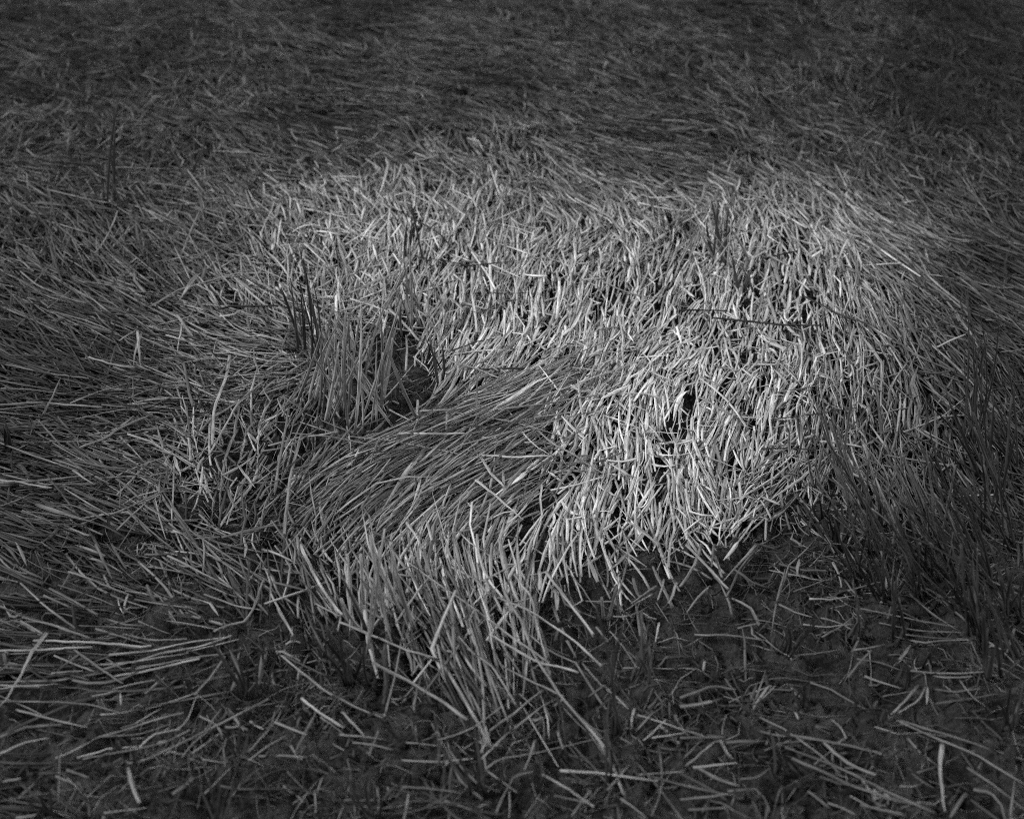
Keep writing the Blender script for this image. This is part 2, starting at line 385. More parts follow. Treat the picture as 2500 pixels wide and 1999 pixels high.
 (1310,1250,60,0.3,8,0.6,0.081,40,0.2),(1560,1220,110,0.24,7,0.5,0.074,50,0.2),(1640,1150,70,0.3,8,0.55,0.074,50,0.2),(1760,1100,120,0.35,8,0.5,0.089,40,0.2),
 (1420,1330,60,0.15,6,0.45,0.067,60,0.2),(1700,1290,20,0.16,6,0.35,0.089,50,0.2),
]
LIE = np.array(LIE, float)
LIE[:, :2] *= 2500.0 / 2156.0
GX0, GX1, GY0, GY1, GS = -1900, 4400, -420, 2500, 25
gxs, gys = np.arange(GX0, GX1 + GS, GS, float), np.arange(GY0, GY1 + GS, GS, float)
GXm, GYm = np.meshgrid(gxs, gys)

def build_fields():
    px, py = GXm.ravel(), GYm.ravel()
    cx, cy = np.clip(px, -150, 2650), np.clip(py, -60, 2060)
    d2 = (cx[:, None] - LIE[None, :, 0]) ** 2 + ((cy[:, None] - LIE[None, :, 1]) * 1.35) ** 2
    w = 1.0 / (d2 + 45.0 ** 2) ** 1.9
    w /= w.sum(1, keepdims=True)
    a = np.radians(LIE[:, 2])
    c2, s2 = w @ np.cos(2 * a), w @ np.sin(2 * a)
    ang = 0.5 * np.arctan2(s2, c2)
    e = 3.0
    pyc = np.clip(py, -330, None)
    P0 = unproject(px, pyc)
    P1 = unproject(px + e * np.cos(ang), pyc - e * np.sin(ang))
    wa = np.arctan2(P1[:, 1] - P0[:, 1], P1[:, 0] - P0[:, 0])
    out = {"c2": np.cos(2 * wa), "s2": np.sin(2 * wa)}
    for k, nm in enumerate(("cov", "thick", "tone", "len", "jit", "mess")):
        out[nm] = w @ LIE[:, 3 + k]
    w = 1.0 / (d2 + 110.0 ** 2) ** 1.5                  # the painted brightness fall-off changes more gently than the lie
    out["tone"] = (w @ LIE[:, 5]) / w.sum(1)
    return {k: v.reshape(GXm.shape) for k, v in out.items()}

FLD = build_fields()

def look(name, sx, sy):
    fx = np.clip((sx - GX0) / GS, 0, len(gxs) - 1.001)
    fy = np.clip((sy - GY0) / GS, 0, len(gys) - 1.001)
    ix, iy = fx.astype(int), fy.astype(int)
    fx, fy = fx - ix, fy - iy
    A = FLD[name]
    return (A[iy, ix] * (1 - fx) + A[iy, ix + 1] * fx) * (1 - fy) + (A[iy + 1, ix] * (1 - fx) + A[iy + 1, ix + 1] * fx) * fy

def lie_at(x, y):
    sx, sy, _ = project(np.stack([x, y, terrain(x, y)], -1))
    return 0.5 * np.arctan2(look("s2", sx, sy), look("c2", sx, sy))

TONES = np.array([0.024, 0.13, 0.50])        # straw colour from darkened edges to bright centre, the vignette painted in
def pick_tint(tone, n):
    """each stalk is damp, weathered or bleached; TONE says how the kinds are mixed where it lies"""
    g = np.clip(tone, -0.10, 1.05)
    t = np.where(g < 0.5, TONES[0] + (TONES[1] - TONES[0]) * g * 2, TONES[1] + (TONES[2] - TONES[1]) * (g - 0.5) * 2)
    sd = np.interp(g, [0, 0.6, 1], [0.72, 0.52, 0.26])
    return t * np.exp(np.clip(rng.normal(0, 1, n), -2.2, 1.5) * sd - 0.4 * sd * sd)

def make_straw(n, K, sides, inside, dens_scale=1.0):
    """n trial stalks over the visible field (inside) or over the margin round it"""
    if inside == "near":
        x = rng.uniform(-1.25, 1.25, n); y = rng.uniform(0.9, 2.75, n)
    elif inside == "far":
        x = rng.uniform(-2.2, 2.2, n); y = rng.uniform(2.75, 4.9, n)
    else:
        x = rng.uniform(-3.2, 3.2, n); y = rng.uniform(0.6, 7.5, n)
    sx, sy, dep = project(np.stack([x, y, terrain(x, y)], -1))
    infr = (sx > -170) & (sx < 2670) & (sy > -110) & (sy < 2130)
    near = y < 2.75
    if inside == "near":
        keep = infr & near
    elif inside == "far":
        keep = infr & ~near
    else:
        keep = ~infr
    cov = look("cov", sx, sy)
    clump = np.where(y > 2.9, 1.5 * fbm(x * 6, y * 6, 79, 3) - 0.25, fbm(x * 9, y * 9, 77, 2))
    keep &= rng.uniform(0, 1, n) < np.clip(cov * 1.05 * (0.30 + 1.4 * clump) if inside != "m" else cov, 0, 1) * dens_scale
    x, y = x[keep], y[keep]
    # three quarters lie in small parallel bundles, the rest singly
    nb = int(len(x) * 0.75 / 9)
    bun = np.concatenate([np.repeat(np.arange(nb), 9), np.arange(nb, nb + len(x) - 9 * nb)])
    lone = bun >= nb
    ph = lie_at(x, y)[bun]
    side = rng.normal(0, 0.011, len(bun)) * ~lone
    run = rng.normal(0, 0.045, len(bun)) * ~lone
    x, y = x[bun] + run * np.cos(ph) - side * np.sin(ph), y[bun] + run * np.sin(ph) + side * np.cos(ph)
    sx, sy, dep = project(np.stack([x, y, terrain(x, y)], -1))
    N = len(x)
    thick = look("thick", sx, sy) * 0.001
    tone, L, jit, mess = (look(k, sx, sy) for k in ("tone", "len", "jit", "mess"))
    cov = look('cov', sx, sy)
    L = L * np.where(tone > 0.8, 0.72, 0.86) * np.exp(rng.normal(0, 0.40, N))
    bits = rng.uniform(0, 1, N) < np.where(y > 2.9, 0.45, 0.24) * np.clip(1.3 - L * 3, 0.2, 1)       # short broken pieces lying any way
    L = np.where(bits, rng.uniform(0.025, 0.08, N), L)
    messy = (rng.uniform(0, 1, N) < mess * 0.6) | (bits & (rng.uniform(0, 1, N) < 0.6))
    shared = (fbm(x * 5 + 40, y * 5, 91, 2) - 0.5) * 2.0 + (fbm(x * 1.7, y * 1.7, 95, 2) - 0.5) * np.where(y > 2.9, 1.8, 0.8)          # neighbours lean together
    dphi = np.radians(jit) * (shared + np.where(lone, rng.normal(0, 0.8, N), rng.normal(0, 0.7, nb + N)[bun] + rng.normal(0, 0.20, N))) + np.where(messy, rng.uniform(-1.4, 1.4, N), 0)
    sgn = np.where(rng.uniform(0, 1, N) < 0.7, 1.0, -1.0)
    ph = lie_at(x, y)
    ph = np.where(np.sin(ph) < 0, ph + math.pi, ph)
    phi0 = ph + dphi + np.where(sgn < 0, math.pi, 0)
    curv = rng.normal(0, 1.0, N) * 0.30
    kink = rng.uniform(0, 1, N) < 0.28
    kpos = rng.uniform(0.25, 0.8, N)
    kang = rng.normal(0, 0.55, N) * kink
    step = L / (K - 1)
    # follow the lie of the straw both ways from the middle
    P = np.zeros((N, K, 3))
    mid = (K - 1) // 2
    P[:, mid, 0], P[:, mid, 1] = x, y
    for direction in (1, -1):
        px, py = x.copy(), y.copy()
        rngk = range(mid + 1, K) if direction == 1 else range(mid - 1, -1, -1)
        for k in rngk:
            f = lie_at(px, py)
            d0 = phi0 - dphi
            f = f + math.pi * np.round((d0 - f) / math.pi)
            s = (k - mid) / (K - 1)
            a = np.where(messy, phi0, phi0 + 0.55 * (f - d0)) + curv * s * 0.6 + np.where(k / (K - 1) > kpos, kang, 0)
            px = px + direction * step * np.cos(a)
            py = py + direction * step * np.sin(a)
            P[:, k, 0], P[:, k, 1] = px, py
    ends = np.minimum(*[look("cov", *project(np.stack([P[:, e, 0], P[:, e, 1], terrain(P[:, e, 0], P[:, e, 1])], -1))[:2]) for e in (0, -1)])
    ok = rng.uniform(0, 1, N) < np.clip(ends * 1.4, 0.08, 1)
    P, x, y, L, mess, messy, lone, kink, kpos, thick, tone, bun = (v[ok] for v in (P, x, y, L, mess, messy, lone, kink, kpos, thick, tone, bun))
    N = len(x)
    r = np.clip(rng.normal(0.0016, 0.00045, N), 0.0007, 0.0030) * np.where(tone > 0.8, 1.12, 1.0) * np.where(y > 2.75, 1.05, 1.0)
    leaf = rng.uniform(0, 1, N) < 0.36
    fine = (~leaf) & (rng.uniform(0, 1, N) < 0.16)
    r = np.where(leaf, r * rng.uniform(1.0, 1.7, N), r)
    r = np.where(fine, r * 0.45, r)
    flat = np.where(leaf, rng.uniform(0.12, 0.3, N), rng.uniform(0.62, 1.0, N))
    lay = np.where(lone, rng.uniform(0, 1, N), np.clip(rng.uniform(0, 1, nb + N)[bun] + rng.normal(0, 0.12, N), 0, 1)) ** 0.8
    z0 = terrain(x, y) + 0.003 + lay * thick
    pitch = np.abs(rng.normal(0, 2.0, N)) + 1.0
    stick = rng.uniform(0, 1, N) < np.where(y > 3.0, 0.06, 0.05 + 0.25 * mess)
    pitch = np.radians(np.where(stick, rng.uniform(8, 24, N), pitch))
    s = np.linspace(-0.5, 0.5, K)[None]
    ground = terrain(P[:, :, 0], P[:, :, 1])
    L = np.where(stick, np.minimum(L, np.where(y > 3.0, 0.075, 0.13)), L)
    sag = (rng.normal(0, 0.004, N))[:, None] * (4 * s * s - 0.3)
    here = look("thick", *project(np.stack([P[:, :, 0], P[:, :, 1], ground], -1))[:2]) * 0.001      # the mat thins towards its edges
    z = 0.003 + lay[:, None] * here + (s * L[:, None]) * np.sin(pitch)[:, None] + sag
    z += np.where(kink[:, None] & (s + 0.5 > kpos[:, None]), (s + 0.5 - kpos[:, None]) * L[:, None] * rng.uniform(-0.15, 0.14, N)[:, None], 0)
    P[:, :, 2] = ground + np.maximum(z, r[:, None] * 0.5)
    R = np.repeat(r[:, None], K, 1) * (1 - 0.10 * (s + 0.5)) * rng.uniform(0.92, 1.06, (N, K))
    node = rng.integers(1, K - 1, N)
    hasnode = rng.uniform(0, 1, N) < 0.5
    R[np.arange(N), node] *= np.where(hasnode & ~leaf, 1.22, 1.0)
    R[:, -1] *= np.where(leaf, 0.25, np.where(rng.uniform(0, 1, N) < 0.4, 0.6, 0.95))
    R[:, 0] *= np.where(leaf, 0.6, 0.95)
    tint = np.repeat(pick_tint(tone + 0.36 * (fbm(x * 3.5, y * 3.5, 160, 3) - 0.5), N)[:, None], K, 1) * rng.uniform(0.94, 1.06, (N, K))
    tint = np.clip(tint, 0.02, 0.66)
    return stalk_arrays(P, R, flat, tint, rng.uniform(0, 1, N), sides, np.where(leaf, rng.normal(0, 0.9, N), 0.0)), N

def add_straw():
    DENS = 9300
    a, n1 = make_straw(int(DENS * 2.5 * 1.85), 5, 4, "near")
    b, n2 = make_straw(int(DENS * 4.4 * 2.15 * 0.66), 3, 3, "far")
    c, n3 = make_straw(int(DENS * 6.4 * 6.9 * 0.045), 3, 3, "m")
    print("straw stalks", n1, n2, n3)
    me = stalk_mesh("straw_cover", [a, b, c], M_STRAW)
    o = bpy.data.objects.new("straw_cover", me)
    o["kind"] = "stuff"
    o["label"] = "flattened mat of pale and grey straw combed over the whole field"
    o["category"] = "straw"
    C.objects.link(o)

add_straw()

# ------------------------------------------------------------------ single stalks: centre lines read off nine enlarged views of the photograph
VIEW = {"A1": (0, 0), "A2": (830, 0), "A3": (1660, 0), "B1": (0, 665), "B2": (830, 665), "B3": (1660, 665), "C1": (0, 1329), "C2": (830, 1329), "C3": (1660, 1329)}
VS = 840.0 / 2156.0
# per view: "width tone points"; tone p bleached, m weathered, g grey, d dark; a capital letter marks a flat leaf blade instead of a round stalk
SINGLE = {
"C1": """
34 p 290,555 190,690 120,840 65,930 0,1010
25 m 0,385 140,450 320,500 560,585
24 m 130,240 230,340 340,430 470,520
22 m 310,270 450,350 610,440
20 m 430,170 640,260 760,300
20 m 130,480 270,560
20 m 0,495 150,460
26 p 0,665 400,645 580,640
28 p 210,600 560,610 900,640 950,635
18 m 0,690 300,670
20 m 340,695 590,795
22 m 460,655 560,720 770,870
14 m 500,685 340,810
16 m 320,805 520,790
16 m 320,805 560,850
20 m 670,715 790,795
22 p 0,880 360,870
18 m 0,905 250,890
18 m 580,950 730,915
18 m 670,985 800,885
26 P 755,925 758,970 755,1010
14 m 770,1000 900,890
18 m 910,935 1040,825
26 p 680,690 950,665 1150,620 1420,575
22 p 830,740 1000,680 1250,640 1450,570
22 m 590,800 800,740 1180,680
18 m 850,780 1260,700 1400,685
18 p 690,830 900,800 1250,715
20 m 600,525 780,570 950,630
16 m 770,560 960,590 1170,590
18 m 870,480 920,500 1070,560
20 p 1340,545 1440,500 1530,485 1590,400 1650,220
20 m 1280,310 1500,380 1650,410
24 m 1410,700 1310,830 1215,940
18 m 0,980 380,985 560,1000 750,1050
20 m 100,1035 330,1095 550,1145
14 g 280,1080 400,1045
20 p 910,1030 1060,990 1220,930
18 m 630,1065 760,1055 870,1030
18 m 845,1125 1010,1025
20 m 600,1210 760,1170 960,1100 1150,1050
18 m 640,1200 860,1180 1130,1100
26 m 0,1205 180,1140 390,1125
30 p 0,1310 150,1250 310,1210
16 m 320,1210 440,1275
16 m 460,1310 490,1340 495,1420
18 m 350,1340 470,1280 600,1215
22 p 480,1335 700,1275 860,1265
18 m 520,1345 800,1300 1000,1250
26 p 850,1285 960,1190 1130,1150 1170,1100 1240,940
16 m 960,1260 1050,1195
14 m 1000,1255 1190,1160
18 m 1140,1330 1210,1240 1290,1180 1340,1090 1390,1025
20 p 1200,1310 1380,1180
18 m 1250,1075 1340,1120 1400,1195
26 m 1430,1035 1530,1165
18 m 1555,1300 1620,1220 1720,1090
16 m 1560,1350 1650,1280 1780,1200
18 p 1620,1325 1900,1330
18 g 1380,1510 1500,1535 1890,1525
18 m 1280,1560 1450,1390
34 p 800,1400 830,1500 870,1620
14 g 690,1640 800,1510
26 p 1045,1625 1060,1680 1075,1720
16 m 650,1680 940,1645
26 m 0,1490 130,1465
24 m 420,1410 550,1460
20 m 520,1525 580,1465
20 m 350,1450 490,1510
24 m 120,1590 210,1500
28 m 100,1710 230,1690
28 p 1890,960 1990,1040 2156,1145
20 m 1720,1110 1920,1190
26 p 1750,680 1900,800 2080,945
22 g 1770,690 1900,750 2040,820
18 m 1930,1190 2060,1185
20 m 2010,1080 2156,1190
18 m 1980,370 2140,450
16 m 920,55 1130,170
22 m 1050,70 1280,190 1440,270
20 m 1280,0 1400,120 1540,220
28 p 1880,0 1960,170 2040,310 2140,440
20 p 2010,150 2080,310
20 p 1800,330 1830,450
20 p 1840,330 1850,460
20 p 1870,320 1865,460
22 p 1700,310 1840,570
22 m 1740,400 1830,560
16 m 1820,370 1760,480
22 m 1560,310 1680,440
10 d 490,325 700,230 930,80
24 m 600,0 700,210
22 g 700,0 790,150
20 P 740,335 750,390 770,430
20 P 800,310 780,370 775,430
""",
"C2": """
26 p 205,740 420,850 640,980 800,1100
26 m 0,480 250,590 450,670 600,710
22 p 410,95 560,210 740,330 870,420
20 m 870,420 1050,560 1200,660 1310,740
22 p 990,330 1180,410 1350,520 1480,610 1640,760
18 m 680,130 840,200 930,310
20 p 640,120 520,260 350,490
18 p 350,490 420,640 560,840
22 p 940,560 1100,660 1250,740 1400,770 1490,800
20 m 800,650 950,770 1100,1000
24 m 980,740 1150,830 1400,950
22 p 1080,170 1200,330 1250,560 1290,720
26 p 1020,280 1130,470 1220,700 1380,940 1500,1080 1660,1265
18 m 610,1225 820,1140 1020,1010
20 m 940,1165 1100,1060 1270,910
20 m 885,1345 1040,1190 1270,1010 1360,960
20 m 880,1310 940,1170
18 m 390,1350 600,1360 830,1340
20 m 910,1410 990,1340 1250,1300 1690,1195
26 p 1220,1230 1190,1330 1160,1410
22 p 1380,1415 1600,1425 1990,1480
20 m 1870,1440 2156,1420
24 p 1270,1440 1430,1530 1590,1640
18 m 1340,1570 1560,1620
20 m 980,1680 1020,1580 1090,1450 1210,1420
20 m 1570,1540 1450,1700
20 m 1760,1590 1930,1720
22 m 390,1520 760,1555
24 m 430,1560 400,1720
20 g 540,1640 700,1560
20 m 650,1600 820,1660
22 P 1270,970 1300,1080 1310,1215
18 m 1190,1120 1265,1215
22 m 1520,740 1640,870 1760,970
18 m 1650,880 1810,1030
16 m 1730,920 1890,895
18 p 1800,490 1870,570
24 p 2000,490 1975,610
26 P 1970,170 1985,205 2000,240
24 p 1920,280 1830,340
24 p 1980,260 1820,370
22 p 1960,310 1790,410
26 p 2110,240 2060,370
22 p 2030,220 1990,350
22 m 1440,180 1540,290 1620,420
24 p 1290,170 1420,330 1590,560
20 m 1430,300 1500,430 1590,580
20 g 1740,985 1900,1040 2090,1115
18 m 1840,1055 2156,1160
20 m 1900,1225 2040,1095
18 m 1850,1170 1960,1050
18 p 1690,540 1780,640 1860,770
20 p 20,1050 80,1120 150,1190
8 p 210,1115 150,1190
18 m 0,1190 280,1220
18 m 80,1240 330,1285
14 m 90,1300 190,1300
18 m 410,1240 650,1265
18 m 270,1400 370,1300
24 p 430,540 460,380
20 p 1480,740 1300,640 1180,560
22 m 210,740 150,800
18 m 1300,1450 1330,1350
18 m 440,1420 520,1360
18 m 830,1410 850,1370
20 p 2090,760 2120,860
16 p 2150,950 2080,1000
18 p 1950,1210 2156,1180
""",
"C3": """
26 p 40,0 180,150 300,280
26 p 130,0 90,110 0,265
22 p 215,0 200,140
24 p 220,70 265,210
26 p 480,0 260,240
20 p 500,0 380,150 290,330
22 P 660,150 600,420 570,575
30 p 960,110 1000,190 1010,270
20 m 1030,220 1120,330
22 p 810,340 950,355 1090,320
18 m 920,330 990,330 1070,390
18 p 610,370 740,430 830,455
18 p 880,455 1000,500 1130,560
20 p 770,500 900,515 1090,500
16 m 890,580 1080,460
16 m 360,525 520,490
24 P 470,545 510,570 550,600
22 p 90,565 300,565 540,600
18 m 540,600 600,650 660,690
20 p 720,695 870,670 1000,655
18 m 1090,660 1290,625
20 m 1050,830 1200,660
16 m 1110,715 1260,740 1390,790
20 p 1160,825 1390,900
14 m 720,700 830,740
18 m 830,720 860,780
14 m 890,760 990,770
14 m 1440,790 1920,795
16 m 1580,825 1830,825
20 m 1600,905 1720,910 1870,900
14 m 1430,860 1610,868
20 m 1540,890 1490,980 1370,1050
34 P 1550,890 1545,940 1545,1000
22 m 1565,960 1620,1070
22 m 1490,880 1320,1065
18 m 1270,950 1480,915
20 m 1250,880 1210,960
24 m 815,865 950,910 1060,975 1190,1040
16 m 830,945 950,985
18 g 1590,1000 1800,980 1980,935
14 g 1720,1085 1850,1085 1990,1105
16 g 1840,1050 1930,1140 2020,1220
14 m 1240,1135 1430,1125
20 p 950,1095 1000,1140 1045,1215
24 m 1290,1070 1500,1140 1700,1200 2156,1350
20 m 1330,1090 1600,1210 1850,1310 2156,1500
18 m 1430,1215 1500,1310 1610,1380
18 m 1480,1430 1620,1390 1740,1330
36 p 1640,1250 1630,1400 1660,1670
28 m 1790,1560 1690,1710
32 m 1840,1530 1950,1550 2010,1620 2040,1720
22 m 1800,1395 1930,1500 2156,1660
16 g 1660,1440 1800,1450
16 g 1450,1430 1600,1530
22 m 500,1080 660,1160 900,1330 1000,1430
18 m 510,1170 660,1200
24 m 690,1190 960,1240 1200,1290 1340,1340
18 m 660,1270 880,1350 1100,1440 1240,1460
36 p 900,1240 1080,1370 1230,1445
18 m 530,1290 700,1220
16 m 590,1250 780,1235
28 m 700,1340 900,1420 1060,1500 1320,1590 1560,1640
24 m 900,1350 1150,1470 1330,1560 1600,1680
26 p 800,1540 940,1650
24 m 930,1620 1100,1690
24 m 1130,1630 1400,1690
26 m 0,1150 150,1200
26 m 0,1210 280,1205
30 m 290,1240 490,1235
24 m 20,1340 140,1220
26 m 40,1390 220,1230
20 m 150,1310 270,1270
22 p 80,1395 360,1365
24 m 120,1400 220,1460 370,1510
18 m 380,1465 480,1450 560,1400
16 m 410,1330 510,1380
24 m 300,1545 480,1530 540,1600 560,1670
24 m 0,1600 310,1560
22 m 90,1580 270,1620 370,1680 460,1720
20 m 50,1660 290,1650
24 p 650,1630 740,1655
26 m 745,1660 810,1720
18 m 640,1510 590,1670
18 m 510,1680 610,1685
24 m 0,960 200,885 350,910
28 p 0,1010 200,985
18 m 25,850 150,860
18 m 285,840 340,910 400,1030
16 m 440,860 410,940
18 m 560,905 720,910
24 m 1380,720 1450,630
18 m 1330,750 1370,660
16 m 1450,600 1540,615 1640,600 1810,595
18 m 1400,190 1600,300 1870,545
18 m 1500,250 1750,400 1900,460
16 m 1440,310 1750,540
14 m 1130,400 1500,480 1750,520
14 m 1250,490 1500,540 1780,550
12 m 1400,560 1810,585
16 m 1920,475 2110,430
14 m 1620,330 1820,315
20 m 1940,630 2156,690
16 m 1820,590 1900,780
22 m 1950,740 2080,800 2156,860
14 g 2095,810 2156,740
16 m 620,120 760,160 970,165
14 m 710,295 980,195
14 m 1050,290 1320,220
30 P 750,90 740,150 735,200
20 m 2070,1700 2110,1380
""",
"B1": """
20 m 0,830 250,815 450,830 640,845
20 m 0,570 300,625 560,665
22 m 10,725 420,760
16 m 440,820 600,760 860,680
18 m 290,1025 430,930 600,890 860,840
30 p 500,1100 640,1045 780,960 940,895
26 P 980,950 1020,1070 1040,1180
22 p 750,1030 850,1130 900,1185
24 m 560,530 700,570 840,595
26 P 860,340 870,450 880,590
22 P 890,370 850,500 830,600
26 p 1440,520 1410,680 1340,850 1330,1080
22 m 1150,570 1180,750 1210,840
20 p 1140,320 1110,490
26 p 1110,265 1210,400
18 m 940,215 1120,110 1460,10
36 P 1240,10 1180,90 1110,190
24 d 1370,230 1450,210 1740,210
16 d 1450,0 1650,100 1830,230
22 m 1220,1030 1320,920 1480,820 1650,680
16 m 960,1020 1200,1090 1320,1120 1570,1125
18 m 690,1520 880,1420 1030,1365
34 P 1025,1380 1080,1480 1165,1580
24 m 860,1430 1060,1560
18 m 1060,1570 1200,1680
22 m 400,1580 560,1650
50 M 220,1455 400,1500 640,1580
30 m 0,1300 200,1335 320,1350
12 p 230,1325 420,1345
26 g 560,1170 700,1290 880,1420
18 d 570,1375 740,1215
28 m 460,1240 590,1330
26 m 1810,860 1760,1150 1720,1380
26 m 1890,1010 1820,1280 1780,1640
20 p 1680,1085 1860,1020 2120,995
28 P 1480,1190 1540,1270 1600,1350
26 p 1320,900 1320,1210
26 p 1180,1010 1195,1180
22 p 1210,1010 1240,1130
20 m 1380,920 1375,1110
28 m 1500,830 1470,1010 1400,1190
40 P 1280,1150 1250,1210 1220,1260
36 P 1090,1150 1110,1220 1130,1280
18 m 270,890 340,770 380,660
16 m 400,670 415,750
18 m 420,100 480,0
20 m 1840,1280 1720,1310 1490,1325
22 p 1650,680 1480,830 1310,1140
""",
"B2": """
26 p 300,220 390,320 500,430
18 d 270,40 400,200 500,330
22 m 10,240 150,200 270,170
20 m 60,130 200,70 360,0
14 d 920,125 1240,125
14 d 890,245 1060,190 1240,130
22 p 690,160 780,240
16 d 700,490 850,440 1000,410
22 m 860,575 1010,500 1190,370
24 p 680,555 850,600 970,650 1130,715
24 d 860,610 1010,608 1160,600
10 g 970,510 1160,590
16 m 1280,315 1380,420 1490,530
12 d 1250,540 1480,535
14 m 1490,540 1660,500 1900,480
16 m 1650,60 1780,110 1960,165
20 m 500,868 710,860 940,790 1130,750
16 d 370,655 540,740 700,835
16 m 310,860 400,905 490,945
18 d 490,945 700,960 980,965 1070,960
14 d 310,860 200,910 80,1000
22 p 380,1010 560,1015 780,1010
14 d 80,1020 250,1005 450,960
14 d 180,1130 500,1110 880,1100
24 p 880,1145 1100,1165 1330,1150
28 p 880,1155 940,1250 1030,1340
26 p 850,1300 970,1390 1150,1555
20 m 1240,990 1330,1070 1480,1150 1610,1240
18 p 1150,1010 1230,1080 1310,1140
18 m 1340,1060 1420,1210
20 g 1430,1230 1610,1255
26 P 1020,1240 1025,1300 1030,1360
10 m 1230,1310 1100,1480
24 P 1480,1420 1505,1490 1530,1560
22 g 150,1590 300,1670 420,1720
26 p 410,1560 500,1700
26 P 1740,750 1920,760 2050,800 2156,830
16 m 1810,920 1890,1000
20 m 1820,990 1910,1020 2000,1050
16 p 1850,660 1900,800
20 m 990,860 1300,830 1640,765
18 m 1100,930 1400,880 1580,845
40 P 1770,1540 1860,1600 1990,1700
22 p 490,800 485,940
30 P 510,1260 490,1340 450,1460
16 m 330,1150 130,1390
14 g 1140,1330 1450,1210 1740,1120
16 g 1260,1190 1600,1190 1790,1120
""",
"B3": """
20 d 205,285 400,305 650,330 880,330
14 d 0,240 300,240
18 g 250,530 400,500 560,440
20 m 160,570 350,600 550,630
10 m 580,725 700,730
20 p 140,655 250,720 350,775
18 m 120,780 320,890
14 d 580,920 850,890 1100,850
18 d 1070,980 1190,820
16 m 980,1030 1150,970
18 m 1400,1000 1640,900 1780,790
14 d 510,1105 660,1100 850,1110
18 m 450,1240 680,1150
24 m 880,1060 1000,1075 1140,1095
30 M 560,1430 760,1290 950,1130
22 m 1040,1240 1150,1290 1290,1370
26 P 590,1200 580,1270 575,1340
18 m 1610,470 1790,390
18 p 1150,580 1220,540 1260,490
24 p 1090,350 1020,560
18 d 780,150 1000,270 1200,330
18 p 1050,300 1200,200
20 p 140,1145 260,1190 420,1255
18 m 1720,1410 2000,1395
16 m 1790,1450 2000,1435
20 g 1460,960 1650,1070 1850,1150
20 P 200,1430 380,1410 500,1330
20 p 170,1250 210,1420 260,1590
22 m 1640,1240 1760,1170
""",
"A1": """
14 d 600,1340 780,1270 960,1200
14 d 1550,1190 1680,1030
22 p 1400,1560 1530,1490 1560,1350
20 p 1410,1565 1580,1490 1660,1390
22 p 1170,1645 1340,1550
22 d 1540,1580 1740,1710
16 m 1020,1200 1090,1130
12 d 1550,1190 1780,1130 1900,1080
14 m 1200,1250 1420,1180
16 d 370,1660 480,1590 620,1530
16 m 850,1560 900,1490
16 m 1340,770 1265,840
14 d 1370,1390 1450,1330
""",
"A2": """
14 d 280,1280 460,1370 620,1460 700,1550
16 p 820,1430 960,1330
14 d 740,1670 1080,1640 1240,1600
18 p 1210,1600 1310,1560
16 p 1400,1590 1500,1670
14 d 470,1610 650,1620 880,1680
16 m 30,1170 100,1090
14 m 440,1170 600,1100
""",
"A3": """
16 d 430,1540 580,1600
22 d 530,1620 740,1570
16 m 690,1310 790,1430
16 p 1770,1050 1860,1230
16 p 1450,1150 1560,1310 1600,1370
14 m 1260,870 1420,990
16 m 1270,1090 1350,1160
14 m 1220,1190 1300,1320
14 m 1440,1540 1460,1670
""",
}
